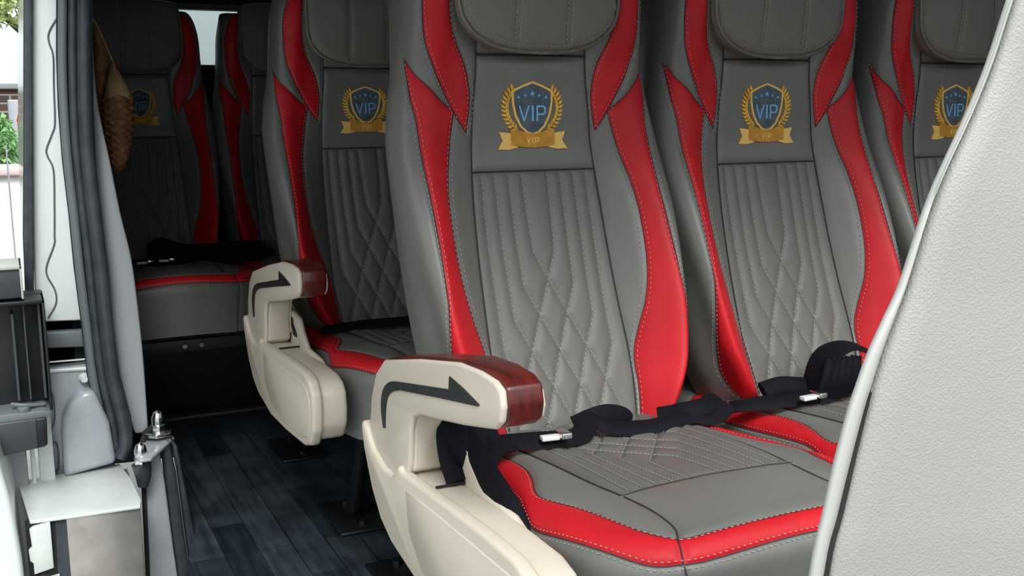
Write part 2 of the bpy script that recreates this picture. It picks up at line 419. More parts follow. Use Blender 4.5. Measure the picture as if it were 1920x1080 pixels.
def make_headrest(parent):
    a,b,cz=.135,.088,1.032
    bot=[(a*math.copysign(abs(math.cos(t))**.78,math.cos(t)),cz-b*abs(math.sin(t))**.78) for t in [PI-PI*i/40 for i in range(41)]]
    bot=[(x,z) for x,z in bot]
    topc=[(.135,1.09),(.128,1.125),(.105,1.142),(0,1.148),(-.105,1.142),(-.128,1.125),(-.135,1.09)]
    outl=even(bot+crom([bot[-1]]+topc+[bot[0]],6)[1:-1]+[bot[0]],.0045)[:-1]
    O=np.array(outl); O2=np.roll(O,-1,0); seg=np.c_[O,O2]
    def S(x,z):
        d=segdist(np.array([[x,z]]),seg)[0][0]; r=.016; k=min(d/r,1); h=.020+.018*math.sqrt(max(0,1-(1-k)**2))+.010*min(1,d/.08)
        y=T_yc(min(z,1.06))-h
        if z>1.06: y+= (z-1.06)**2*4
        return (x,y,z)
    # cache-friendly vector evaluation not needed at this size
    s1=even([(-.043,.958),(-.041,1.14)],.0045); s2=mir(s1)
    rim=dens([(x*.91,cz+(z-cz)*.885) for x,z in bot],.0045,2)
    X,out=panelize(outl,[(s1,(.0045,.006)),(s2,(.0045,.006)),(rim,(.0012,.0025))],S,.006,[])
    h=panel('headrest',X,out[0],M['head'],parent)
    # side wall
    V=[];F=[];n=len(outl)
    for x,z in outl: V.append(S(x,z)); V.append((x*.97,T_yc(min(z,1.06))+.012+(max(0,z-1.06)**2*4),cz+(z-cz)*.97))
    for i in range(n): j=(i+1)%n; F.append((2*i,2*j,2*j+1,2*i+1))
    mesh('headrest_rim',V,F,M['head'],h)
    p=MB(); p.tube([tuple(np.array(S(x*.985,cz+(z-cz)*.985))+np.array([0,-.002,0])) for x,z in outl]+[tuple(np.array(S(outl[0][0]*.985,cz+(outl[0][1]-cz)*.985))+np.array([0,-.002,0]))],.0034,6,False); p.build('piping',M['grey'],h)
    st=MB()
    for L in (s1,s2):
        stitches(st,L,S,.004,h=-.0005); stitches(st,L,S,-.004,h=-.0005)
    stitches(st,rim,S,0,h=-.0004)
    st.build('stitching',M['thread'],h)
# ------------------------------------------------ emblem
def make_emblem(parent):
    K=.0001285
    def E(x,y,h): # picture pattern units from the shield centre, y down
        v=.8515-(y-565)*K; u=(x-625)*K; return (u,T_yc(v)-.0008-h,v)
    def flat(mb,poly,h):
        n=len(poly); V=[E(x,y,h) for x,y in poly]+[E(x,y,-.001) for x,y in poly]
        mb.add(V,[tuple(range(n))[::-1]]+[(i,(i+1)%n,(i+1)%n+n,i+n) for i in range(n)])
    def stroke(mb,P,w,h,closed=False):
        P=[np.array(p,float) for p in P]; n=len(P); L=[];R=[]
        for i in range(n):
            a=P[(i-1)%n] if closed or i>0 else P[0]; c=P[(i+1)%n] if closed or i<n-1 else P[-1]
            t=c-a; t/=np.linalg.norm(t); nn=np.array([-t[1],t[0]])*w/2; L.append(P[i]+nn); R.append(P[i]-nn)
        V=[E(*p,h) for p in L]+[E(*p,h) for p in R]+[E(*p,-.001) for p in L]+[E(*p,-.001) for p in R]
        F=[]
        for i in range(n if closed else n-1):
            j=(i+1)%n; F+=[(i,j,n+j,n+i),(i,2*n+i,2*n+j,j),(n+i,n+j,3*n+j,3*n+i)]
        mb.add(V,F)
    half=[(0,-395),(130,-350),(262,-290),(256,-160),(222,-5),(155,118),(75,188),(0,212)]
    ol=[(625+x,565+y) for x,y in half]+[(625-x,565+y) for x,y in half[::-1][1:-1]]
    f=MB(); flat(f,ol,.0010)
    em=f.build('emblem',M['blue'],parent,smooth=False)
    g=MB(); o2=resample(ol,40,True); stroke(g,o2,24,.0022,True); g.build('shield_border',M['goldl'],em,smooth=False)
    t=MB()
    stroke(t,[(452,440),(480,530),(512,622)],17,.0022); stroke(t,[(512,622),(545,530),(578,440)],17,.0022)
    t.build('letter_v',M['lblue'],em,smooth=False); t=MB(); stroke(t,[(628,440),(628,530),(628,622)],22,.0022); t.build('letter_i',M['lblue'],em,smooth=False); t=MB()
    stroke(t,[(688,622),(688,440)],20,.0022); stroke(t,[(688,450),(770,450),(792,468),(792,525),(770,543),(688,543)],20,.0022)
    t.build('letter_p',M['lblue'],em,smooth=False)
    for x,y,r in ((440,345,22),(533,322,22),(625,303,36),(715,322,22),(808,345,22)):
        s=MB(); flat(s,[(x+(r if k%2==0 else r*.42)*math.sin(k*PI/5),y-(r if k%2==0 else r*.42)*math.cos(k*PI/5)) for k in range(10)],.0022)
        s.build('star',M['lblue'],em,smooth=False)
    for sg in (-1,1):
        w=MB(); C=lambda a:(625+sg*(0+345*math.cos(a)),470-300*math.sin(a)*1.0)
        pts=[C(-.98+i*(1.86/24)) for i in range(25)]
        stroke(w,pts,12,.0012)
        for i in range(12):
            a=-.92+i*.150
            cx,cy=C(a); tx_,ty_=-math.sin(a)*sg*-1,0
            up=np.array([-sg*math.sin(a),-math.cos(a)]); outw=np.array([sg*math.cos(a),-math.sin(a)])
            for dr,ln,wd in ((outw*.92+up*.62,92,17),(-outw*.55+up*.9,66,14)):
                d=dr/np.linalg.norm(dr); nn=np.array([-d[1],d[0]]); b=np.array([cx,cy])
                flat(w,[tuple(b),tuple(b+d*ln*.45+nn*wd),tuple(b+d*ln),tuple(b+d*ln*.45-nn*wd)],.0016+.0004*(i%2))
        w.build('laurel_branch',M['gold'],em,smooth=False)
    for sg in (-1,1):
        r=MB(); flat(r,[(625+sg*270,765),(625+sg*440,745),(625+sg*395,850),(625+sg*462,950),(625+sg*330,955),(625+sg*200,930),(625+sg*230,900)],.0016)
        r.build('ribbon_tail',M['goldl'],em,smooth=False)
    c=MB(); top=[(625+x,742+ -28*math.cos(x/290*PI*1.0)*-1) for x in range(-290,291,58)]; bot=[(625+x,905+28*math.cos(x/290*PI*.5)) for x in range(-290,291,58)]
    flat(c,top+bot[::-1],.0024)
    c.build('ribbon',M['goldd'],em,smooth=False)
    l=MB(); stroke(l,[(540,815),(560,880)],12,.0034);stroke(l,[(560,880),(580,815)],12,.0034);stroke(l,[(615,815),(615,880)],12,.0034)
    stroke(l,[(650,880),(650,815)],12,.0034);stroke(l,[(650,820),(690,822),(700,838),(690,856),(650,856)],12,.0034)
    l.build('ribbon_lettering',M['goldl'],em,smooth=False)
# ------------------------------------------------ cushion
def build_cushion():
    L=RC*PI/2+.10
    n=len(CP); N=[]
    for i in range(n):
        t=CP[(i+1)%n]-CP[i-1]; t/=np.linalg.norm(t); N.append(np.array([t[1],-t[0]]))
    cen=CP.mean(0)
    if (N[0]@(CP[0]-cen))<0: N=[-q for q in N]
    dom=[tuple(CP[i]+N[i]*L) for i in range(n)]
    dom=even(dom+[dom[0]],.006)[:-1]
    inn=[(0,-.606),(.10,-.606),(.134,-.602),(.150,-.583),(.163,-.55),(.180,-.47),(.194,-.42),(.192,-.388),(.172,-.34),(.160,-.29),(.158,-.20),(.158,-.06)]
    outr=[(0,-.639),(.10,-.639),(.146,-.632),(.182,-.612),(.209,-.562),(.229,-.49),(.236,-.44),(.224,-.405),(.210,-.35),(.206,-.20),(.200,-.06)]
    IN=dens(inn,.0045,6); OU=dens(outr,.0045,6)
    INf=mir(IN)[::-1][:-1]+IN; OUf=mir(OU)[::-1][:-1]+OU
    endR=even([IN[-1],OU[-1]],.0045); endL=mir(endR)
    band=INf+endR[1:]+OUf[::-1][1:]+endL[::-1][1:]
    seams=[(INf,GR),(OUf,GR),(endR,GR),(endL,GR)]
    side=dens([(.128,-.05),(.133,-.25),(.131,-.40),(.123,-.475),(.119,-.53),(.123,-.575),(.137,-.605),(.146,-.632)],.0045,6)
    down=even([(.146,-.632),(.168,-.78)],.0045)
    for q in (side,mir(side)): seams.append((q,(.005,.006)))
    for q in (down,mir(down)): seams.append((q,(.002,.004)))
    arc=dens([(-.123,-.475),(-.07,-.468),(0,-.464),(.07,-.468),(.123,-.475)],.0045,6); seams.append((arc,(.0028,.005)))
    Q=[]
    for k,x in enumerate((.024,.047,.069,.090,.110)):
        yk=-.375+.034*k
        d=[(x,-.466),(x,(-.466+yk)/2),(x-.002,yk)]; dia=[(x-.002,yk)]; a,b=x-.002,yk
        while b<-.09 and a>-.12: a-=.0215; b+=.028; dia.append((a,b))
        Lk=dens(d)+dens(dia,.0045,6)[1:]; Q+=[Lk,mir(Lk)]
    for q in Q: seams.append((q,(.0050,.0040)))
    quilt=[p for p in side if p[1]>-.4755]+[( .123,-.475)]+arc[::-1][1:-1]+[(-.123,-.475)]+mir([p for p in side if p[1]>-.4755])[::-1]
    X,out=panelize(dom,seams,cush,.0060,[band,quilt])
    st=MB();sw=MB()
    stitches(sw,INf,cush,-.0042);stitches(sw,OUf,cush,.0042);stitches(st,OUf,cush,-.0042)
    for q_ in Q: stitches(st,q_,cush,0,h=-.0024,r=.0007,pitch=.0062,ln=.0048)  # pale rib stitching, also standing in for highlights on the ridges
    sm=MB()
    for q_ in (side+down[1:],mir(side+down[1:])): sm.tube([tuple(np.array(cush(*p))-nrm(cush,*p)*(.0036 if p[1]>-.636 else .0009)) for p in q_],.0009,5,False)
    for q_ in (INf,OUf): sm.tube([tuple(np.array(cush(*p))-nrm(cush,*p)*.0026) for p in q_],.0008,4,False)
    sm.tube([tuple(np.array(cush(*p))-nrm(cush,*p)*.0018) for p in arc],.0007,4,False)
    # underside
    B=MB(); k=len(CP); loop=[cush(*(CP[i]+N[i]*(L-.002))) for i in range(k)]
    B.add(loop+[(p[0]*.9,-.3+(p[1]+.3)*.9,p[2]-.015) for p in loop],[tuple(range(k,2*k))]+[(i,(i+1)%k,(i+1)%k+k,i+k) for i in range(k)])
    return X,out,st,sw,B,sm
# ------------------------------------------------ the seat
def empty(name,loc,rz=0):
    o=bpy.data.objects.new(name,None); COL.objects.link(o); o.location=loc; o.rotation_euler=(0,0,rz); o.empty_display_size=.1; return o
def tag(o,label=None,cat=None,group=None,kind=None):
    if label:o['label']=label
    if cat:o['category']=cat
    if group:o['group']=group
    if kind:o['kind']=kind
    return o
def make_seat():
    r=empty('passenger_seat',(0,0,0))
    X,out,st,sw,sm=build_back()
    bk=panel('backrest',X,out[0],M['grey'],r)
    for i in (1,2): panel('upper_red_insert',X,out[i],M['red'],bk,'red leather insert beside the headrest')
    for i in (3,4): panel('side_red_insert',X,out[i],M['red'],bk,'red leather insert along the side bolster')
    panel('quilted_panel',X,out[5],M['quilt'],bk,'grey panel quilted in lines and diamonds')
    st.build('stitching',M['thread'],bk,smooth=False); sw.build('stitching',M['threadw'],bk,smooth=False)
    sm.build('seam_line',M['seam'],bk)
    V,F=back_shell(); mesh('back_shell',V,F,M['shell'],r)
    make_headrest(r); make_emblem(r)
    X,out,st,sw,B,sm=build_cushion()
    cu=panel('cushion',X,out[0],M['grey'],r)
    panel('red_band',X,out[1],M['red'],cu,'red leather band round the cushion edge'); panel('quilted_panel',X,out[2],M['quilt'],cu)
    st.build('stitching',M['thread'],cu,smooth=False); sw.build('stitching',M['threadw'],cu,smooth=False); sm.build('seam_line',M['seam'],cu); B.build('cushion_base',M['shell'],cu,smooth=False)
    # pedestal
    f=MB(); f.box((-.17,-.50,.255),(.17,-.03,.29)); fr=f.build('seat_frame',M['black'],r,.006)
    for x in (-.12,.12):
        for y0,yt in ((-.22,-.33),(.26,-.02)):
            l=MB(); l.tube([(x,yt,.27),(x,(yt+y0)/2,.14),(x,y0,.02)],.016,10); l.build('leg',M['black'],r)
            p=MB(); p.box((x-.055,y0-.09,0.001),(x+.055,y0+.09,.009)); fp=p.build('foot_plate',M['black'],r,.003)
            for dy in (-.06,.06): b=MB(); b.tube([(x,y0+dy,.008),(x,y0+dy,.018)],.009,6); b.build('bolt',M['black'],fp,smooth=False)
    return r
def make_arm(r):
    X0,X1=-.293,-.240
    arm=[(-.074,.405),(-.072,.432),(-.080,.466),(-.101,.505),(-.137,.532),(-.268,.563),(-.390,.587),(-.447,.591),(-.486,.590),(-.503,.584),(-.507,.566),(-.503,.549),(-.490,.538),(-.470,.533),(-.405,.518),(-.33,.503),(-.270,.492),(-.245,.482),(-.234,.462),(-.229,.418),(-.222,.400),(-.15,.36),(-.10,.38)]
    a=MB(); a.prism(arm,0,X0,X0+.009); ar=a.build('armrest',M['cream'],r,.004,3)
    leg=[(-.076,.432),(-.084,.466),(-.105,.503),(-.14,.522),(-.20,.534),(-.235,.505),(-.245,.482),(-.234,.462),(-.229,.405),(-.15,.36),(-.10,.38)]
    b=MB(); b.prism(leg,0,X0+.007,X1-.003); b.build('arm_post',M['cream'],ar,.004,3)
    i=MB(); i.prism([(-.078,.45),(-.084,.464),(-.106,.50),(-.139,.525),(-.268,.555),(-.390,.579),(-.447,.584),(-.484,.584),(-.500,.578),(-.505,.562),(-.501,.549),(-.49,.540),(-.470,.536),(-.405,.521),(-.33,.506),(-.270,.495),(-.245,.485),(-.234,.462),(-.229,.418),(-.15,.40),(-.10,.40)],0,X1-.003,X1); i.build('inner_plate',M['cream'],ar,.003,2)
    s=.004
    wood=[(-.080,.466),(-.101,.507),(-.137,.5345),(-.268,.5655),(-.390,.590),(-.447,.594),(-.486,.5925),(-.503,.586),(-.508,.566),(-.504,.549),(-.491,.539),(-.470,.534),(-.405,.522),(-.33,.508),(-.26,.498),(-.16,.49)]
    w=MB(); w.prism(wood,0,X0+.0075,X1-.0025)
    w.build('wood_cap',M['wood'],ar,.004,3,label='dark red wood inlay along the top and front of the armrest')
    ay=crom([(-.133,.436),(-.126,.462),(-.134,.488),(-.158,.506),(-.186,.515)],4)
    ai=crom([(-.201,.507),(-.168,.495),(-.151,.481),(-.143,.459),(-.141,.438)],4)
    P=ay+[(-.369,.551),(-.371,.567),(-.41,.563),(-.454,.5555),(-.450,.553),(-.339,.533)]+ai
    k=MB(); k.prism(P,0,X0-.0016,X0+.002); k.build('arrow_mark',M['arrow'],ar,smooth=False,label='black arrow inlay pointing forward')
    low=[(-.050,.415),(-.060,.385),(-.092,.335),(-.127,.303),(-.17,.285),(-.28,.268),(-.40,.272),(-.53,.283),(-.572,.296),(-.592,.325),(-.598,.36),(-.592,.392),(-.574,.410),(-.545,.418),(-.47,.417),(-.345,.409),(-.273,.404),(-.215,.400),(-.206,.408),(-.190,.395),(-.177,.383),(-.141,.383),(-.096,.396),(-.066,.424),(-.055,.427)]
    # outer shell with cup for the arm hub; inner body behind it
    o=MB(); o.prism(low,0,X0-.007,X0+.012); sp_=o.build('side_cover',M['cream'],r,.006,3)
    body=[(-.08,.375),(-.10,.335),(-.135,.31),(-.17,.295),(-.28,.278),(-.53,.292),(-.568,.303),(-.586,.33),(-.590,.36),(-.585,.388),(-.57,.403),(-.54,.410),(-.47,.409),(-.345,.401),(-.215,.396),(-.14,.39)]
    q=MB(); q.prism(body,0,X0+.010,X1+.004); q.build('side_cover_body',M['cream'],sp_,.008,3)
    # raised face and the lid joint
    face=[(-.235,.385),(-.245,.33),(-.29,.295),(-.40,.287),(-.52,.296),(-.562,.308),(-.58,.34),(-.582,.37),(-.572,.392),(-.54,.400),(-.40,.394),(-.30,.389)]
    q=MB(); q.prism(face,0,X0-.0085,X0-.004); q.build('face_panel',M['cream'],sp_,.003,2)
    q=MB(); q.box((X0+.013,-.2888,.4000),(X1+.002,-.2876,.4036)); q.build('lid_joint',M['gap'],sp_,smooth=False)
    # hinge cover between cover and cushion
    h=MB(); h.prism([(-.10,.42),(-.12,.44),(-.16,.458),(-.23,.464),(-.280,.456),(-.300,.432),(-.335,.408),(-.42,.406),(-.470,.390),(-.48,.36),(-.42,.31),(-.16,.31),(-.10,.34)],0,-.2395,-.2285)
    hc=h.build('hinge_cover',M['cream'],r,.004,2)
    h=MB(); h.prism([(-.245,.450),(-.230,.450),(-.234,.428),(-.270,.424),(-.270,.416),(-.242,.416)],0,-.2410,-.2380); h.build('slot',M['gap'],hc,smooth=False)
def kids(o): return [c for c in bpy.data.objects if c.parent==o]
def copy_tree(o,parent=None,skip=()):
    c=o.copy(); COL.objects.link(c); c.parent=parent
    for ch in kids(o):
        if ch.name.split('.')[0] in skip: continue
        copy_tree(ch,c,skip)
    return c
ARM=('armrest','side_cover','hinge_cover')
seat=make_seat(); make_arm(seat)
PX_,Y0=.45,1.434
seats=[((.733,Y0),'front row seat nearest the door, with a large cream armrest',0,()),
 ((1.183,Y0),'middle front row seat, belt loop standing on its cushion',0,ARM),
 ((1.633,Y0),'front row seat half hidden behind the pale pillar trim',0,ARM),
 ((.733,Y0+.81),'second row seat with a cream armrest beside the aisle',0,()),
 ((.357,Y0+1.67),'rear bench seat behind the hanging wicker basket',1,ARM+('leg','seat_frame','foot_plate')),
 ((.757,Y0+1.67),'rear bench seat mostly hidden behind the second row',1,ARM+('leg','seat_frame','foot_plate'))]
S_=[]
for i,((x,y),lab,rear,skip) in enumerate(seats):
    S_.append((copy_tree(seat,None,skip) if i else seat,x,y,lab,rear))
for o,x,y,lab,rear in S_:
    o.location=(x,y,0); tag(o,'grey and red leather '+lab,'seat','grey and red VIP passenger seats')
    if rear:
        o.scale=(.895,1,1)
        for c in kids(o):
            b=c.name.split('.')[0]
            if b=='cushion': c.location.z=.032
# ------------------------------------------------ the van body
def struct(o): o['kind']='structure'; return o
def slab(name,a,b,m,**k): return struct(MB().box(a,b).build(name,M[m] if isinstance(m,str) else m,smooth=False,**k))
fl=MB(); fl.prism([(.235,1.85),(.20,-.9),(1.95,-.9),(1.95,3.45),(.17,3.45),(.17,2.72),(.345,2.70),(.31,2.40),(.283,2.05)],2,-.04,0)
struct(fl.build('floor',M['floor'],smooth=False))
slab('ceiling',(.10,.72,1.30),(1.97,3.47,1.34),'roof')  # roof cut short at the front so daylight reaches the front row
slab('trim_3',(.085,.25,1.19),(.135,3.47,1.36),'trim')
# left side (far from the door) with two window openings
wl=MB(); wl.box((1.95,-.35,-.04),(1.98,3.45,.86)); wl.box((1.95,-.35,1.28),(1.98,3.45,1.45)); wl.box((1.95,1.05,.86),(1.98,3.45,1.28)); struct(wl.build('wall_left',M['wall'],smooth=False))
g=MB(); g.box((1.96,-.35,.86),(1.966,1.05,1.28)); struct(g.build('window_2',M['glass'],smooth=False))
wr=MB(); wr.box((.14,-.0+3.44,-.04),(1.98,3.47,.98)); wr.box((.14,3.44,1.148),(1.98,3.47,1.45)); wr.box((.14,3.44,.98),(.40,3.47,1.148)); wr.box((1.60,3.44,.98),(1.98,3.47,1.148))
struct(wr.build('wall_rear',M['dark'],smooth=False))
g=MB(); g.box((.40,3.45,.98),(1.60,3.455,1.148)); w_=struct(g.build('window_1',M['glass'],smooth=False))
fw=MB(); fw.box((.30,-.42,-.04),(1.97,-.38,.80)); struct(fw.build('light_block_front',M['wall'],smooth=False))  # unseen partition added only to block low sky light from the front
fr=MB()
for a,b in (((.38,3.43,.965),(1.62,3.445,.98)),((.38,3.43,1.148),(1.62,3.445,1.166)),((.38,3.43,.965),(.40,3.445,1.178)),((1.60,3.43,.965),(1.62,3.445,1.166))): fr.box(a,b)
fr.build('window_frame',M['black'],w_,smooth=False)
# right side behind the door opening
ws=MB(); ws.box((.122,2.24,-.04),(.134,3.45,1.45)); struct(ws.build('wall_right',M['wall'],smooth=False))
ow=MB(); ow.prism([(.078,1.12),(.063,.95),(.045,.70),(.038,.45),(.036,.10),(.05,-.25),(.10,-.25),(.10,1.43),(.12,1.43)],1,2.19,3.47); struct(ow.build('wall_outer',M['white'],smooth=False))
# heater box / riser below the rear bench
rs=MB(); rs.prism([(2.93,0),(2.93,.215),(2.905,.215),(2.905,.235),(3.42,.235),(3.42,0)],0,.16,1.94)
t=rs.build('bench_riser',M['black'],bevel=.004); tag(t,'black boxed riser on the floor under the rear bench','bench base')
k=MB(); k.box((.17,2.88,.0),(1.93,2.93,.012)); k.build('front_lip',M['dplastic'],t,.003,label='thin worn metal strip along the floor'); 
bf=MB(); bf.box((.17,2.58,.262),(1.05,2.64,.298))
b_=bf.build('bench_rail',M['black'],bevel=.004); tag(b_,'black rail with small bolts under the rear bench cushions','rail')
for x in (.365,.405): q=MB(); q.tube([(x,2.578,.282),(x,2.566,.282)],.006,6); q.build('bolt',M['chrome'],b_,smooth=False)
# ---- rear pillar of the sliding door opening (plane y about 2.15)
def plate(name,poly,y0,y1,m,parent=None,bevel=.004,label=None):
    mb=MB(); mb.prism(poly,1,y0,y1); return mb.build(name,M[m],parent,bevel,2,label=label)
L1=[(.135,1.43),(.12,1.113),(.108,.96),(.104,.862),(.104,.763),(.108,.662),(.11,.558),(.115,.453),(.119,.345),(.128,.256),(.14,.163)]
L2=[(.19,1.43),(.179,1.116),(.170,.961),(.164,.862),(.162,.762),(.165,.659),(.171,.554),(.172,.447),(.178,.338),(.193,.247),(.190,.21),(.179,.157)]
jamb=[(.095,1.43),(.077,1.111),(.065,.959),(.052,.764),(.042,.614),(.034,.455)]
pl=plate('pillar_rear',jamb+[(.125,.450)]+[(x+.012,z) for x,z in L1[:7][::-1]],2.155,2.20,'white'); struct(pl)
pb=plate('pillar_lower_panel',[(.03,.36),(.018,.21),(.02,-.12),(.20,-.12),(.165,.12),(.150,.163),(.135,.30),(.128,.36)],2.16,2.20,'silver',pl)
def bead(P,name='sealant_bead'):
    b=MB(); b.tube([(x,2.154,z) for x,z in crom(P,6)],.0018,6); b.build(name,M['seallip'],pl,label='thin grey wavy sealant line')
bead([(.114,1.027),(.097,.998),(.096,.979),(.101,.955),(.098,.90),(.095,.833),(.089,.813),(.077,.784),(.078,.770),(.086,.744),(.083,.68),(.079,.623),(.077,.603),(.061,.563),(.061,.542),(.072,.515),(.072,.489),(.056,.461)])
bead([(.040,.324),(.050,.316),(.054,.300),(.053,.262),(.046,.240),(.040,.229)]); bead([(.020,.214),(.047,.213),(.054,.200),(.052,.160),(.040,.147)])
# rail recess below the white jamb
rc=MB(); rc.prism([(.03,.458),(.13,.458),(.135,.352),(.028,.352)],1,2.19,2.215); rc.build('rail_recess',M['gap'],pl,smooth=False)
rb=MB(); rb.prism([(.032,.433),(.124,.430),(.124,.395),(.032,.402)],1,2.160,2.185); rb.build('rail_bar',M['seallip'],pl,.004)
rb=MB(); rb.tube([(.03,2.16,.356),(.13,2.16,.352)],.0045,8); rb.build('rail_rod',M['zinc'],pl); rb=MB(); rb.tube([(.03,2.165,.372),(.13,2.165,.370)],.002,6); rb.build('rail_wire',M['zinc'],pl)
# striker housing bulge
bu=MB(); bu.prism([(.062,.235),(.066,.268),(.082,.300),(.104,.316),(.126,.318),(.150,.25),(.158,.165),(.060,.150)],1,2.112,2.165); bu.build('striker_housing',M['silver'],pl,.016,5,label='rounded grey metal bulge')
bs=MB(); bs.tube([(.112,2.158,.334),(.112,2.145,.334)],[.011,.006],10); bs.build('stud',M['zinc'],pl)
# rubber seal: lip, groove and main bulb are one profile
def off(i,t):
    (x1,z1),(x2,z2)=L1[min(i,10)],L2[min(i,10)]; return (x1+(x2-x1)*t,z1+(z2-z1)*t)
sl=MB()
pathA=crom([off(i,.74) for i in range(11)]+[(.165,.172)],5)
sl.tube([(x,2.122,z) for x,z in pathA],.0135,12); 
so=sl.build('door_seal',M['seal']); tag(so,'thick black rubber weatherstrip curving down the rear pillar of the door opening','seal')
s2=MB(); s2.tube([(x,2.136,z) for x,z in crom([off(i,.42) for i in range(11)],5)],.0085,10); s2.build('inner_bulb',M['seal'],so)
s3=MB(); s3.tube([(x,2.142,z) for x,z in crom([off(i,.14) for i in range(11)],5)],.0085,8); s3.build('lip',M['seallip'],so,label='grey outer lip')
s5=MB(); s5.prism([(x-.002,z) for x,z in L1]+[(x,z) for x,z in L2[:11][::-1]],1,2.146,2.156); s5.build('seal_base',M['gap'],so,smooth=False)
# interior pillar trim
T=[(.205,1.43),(.178,1.08),(.172,.962),(.174,.862),(.188,.76),(.201,.655),(.215,.569),(.221,.483),(.225,.383),(.226,.305),(.226,.205)]
TT=crom(T,4)
tr=plate('trim_1',[(x-.004,z) for x,z in L2[:10]][::1]+[(.20,.205)]+TT[::-1],2.160,2.225,'trim'); struct(tr)
# black outer weatherstrip beside the jamb
st=MB(); st.prism([(.092,1.43),(.063,1.107),(.051,.958),(.036,.764),(.024,.619),(.019,.500),(.034,.500),(.042,.614),(.052,.764),(.066,.959),(.078,1.111),(.104,1.43)],1,2.13,2.17)
o=st.build('outer_weatherstrip',M['seal'],bevel=.003); tag(o,'narrow straight black rubber strip along the outer edge of the white pillar','seal')
# bracket with two bolts
br=MB(); br.prism([(.190,2.02),(.213,2.02),(.272,2.13),(.268,2.17),(.235,2.18),(.215,2.15),(.196,2.10)],2,.190,.197)
o=br.build('hinge_bracket',M['greypaint'],bevel=.002); tag(o,'grey metal bracket plate at the foot of the rear pillar carrying two bolts','bracket')
w=MB(); w.prism([(.222+.030*math.cos(a)+.02,2.135+.026*math.sin(a)) for a in [i*PI/3+.3 for i in range(6)]],2,.204,.212); w.build('washer',M['chrome'],o,.002)
def bolt(x,y,z,s=1,m='chrome'):
    b=MB(); b.tube([(x,y,z),(x,y,z+.014*s)],.013*s,6); b.tube([(x,y,z+.014*s),(x,y,z+.026*s),(x,y,z+.036*s),(x,y,z+.040*s)],[.0115*s,.0115*s,.008*s,.002*s],12); b.build('bolt',M[m],o,.001)
bolt(.243,2.135,.212,1.12); bolt(.198,2.055,.176,1.1)
b=MB(); b.tube([(.198,2.055,.13),(.200,2.055,.150),(.198,2.055,.176)],[.010,.015,.019],14); b.build('rubber_bush',M['seal'],o)
b=MB(); b.tube([(.195,2.10,.165),(.205,2.12,.19),(.218,2.14,.212),(.235,2.15,.22)],.006,8); b.build('link_arm',M['gap'],o)
# step-well side below the bracket
o=plate('sill_panel',[(.207,.150),(.214,.168),(.236,.186),(.243,.12),(.252,-.03),(.257,-.10),(.260,-.30),(.205,-.30),(.200,-.08)],2.085,2.10,'trim'); tag(o,'pale grey metal sill panel below the bolted bracket','sill panel')
g=MB(); g.prism([(.200,.150),(.2065,.150),(.2025,-.08),(.203,-.30),(.196,-.30),(.1965,-.08)],1,2.08,2.105); g.build('joint',M['gap'],o,smooth=False)
for k,(xs,m,nm) in enumerate((([(.243,.186),(.258,.20),(.268,.13),(.276,.0),(.284,-.10),(.290,-.30),(.262,-.30),(.258,-.10),(.252,-.03),(.245,.10)],'seal','sill_rubber'),([(.262,.204),(.272,.19),(.285,.08),(.297,-.02),(.306,-.10),(.312,-.30),(.292,-.30),(.286,-.10),(.278,.0),(.270,.13)],'seal','sill_edge_strip'))):
    q=MB(); q.prism(xs,1,2.10-.012*k,2.125); q.build(nm,M[m],o,.006,3)
# ---- step motor box (shiny plate) at the lower left
bx=MB(); bx.prism([(-.022,2.128),(.165,2.147),(.176,2.05),(.181,1.925),(.176,1.897),(.020,1.905),(-.006,1.908)],2,.146,.152)
o=bx.build('step_box',M['zinc'],bevel=.0012); tag(o,'shiny sheet metal box with a worn pale top beside the door sill','metal box')
q=MB(); q.box((.052,1.905,-.30),(.176,1.915,.146)); q.build('front_plate',M['steel'],o,.001,label='brushed steel front face with painted swirl reflections')
q=MB(); q.prism([(.170,1.915),(.177,1.915),(.177,2.127),(-.015,2.127),(-.015,2.12),(.170,2.12)],2,-.30,.146); q.build('side_plate',M['steel'],o,smooth=False)
q=MB(); q.box((.032,1.915,-.30),(.052,1.93,.146)); q.build('slot_column',M['seal'],o,smooth=False)
q=MB(); q.prism([(-.008,.138),(-.002,.142),(.026,.146),(.026,.060),(-.006,.054),(-.006,.075),(-.011,.08),(-.012,.10),(-.006,.105)],1,1.902,1.912); q.build('latch_plate',M['zinc'],o,.0015,label='small notched pale metal plate')
q=MB(); q.prism([(-.014,.146),(.034,.150),(.032,.048),(-.014,.044)],1,1.914,1.93); q.build('latch_recess',M['gap'],o,smooth=False)
q=MB(); q.prism([(-.004,.040),(.034,.044),(.034,-.30),(-.004,-.30)],1,1.905,1.912); q.build('lower_plate',M['zinc'],o,smooth=False)
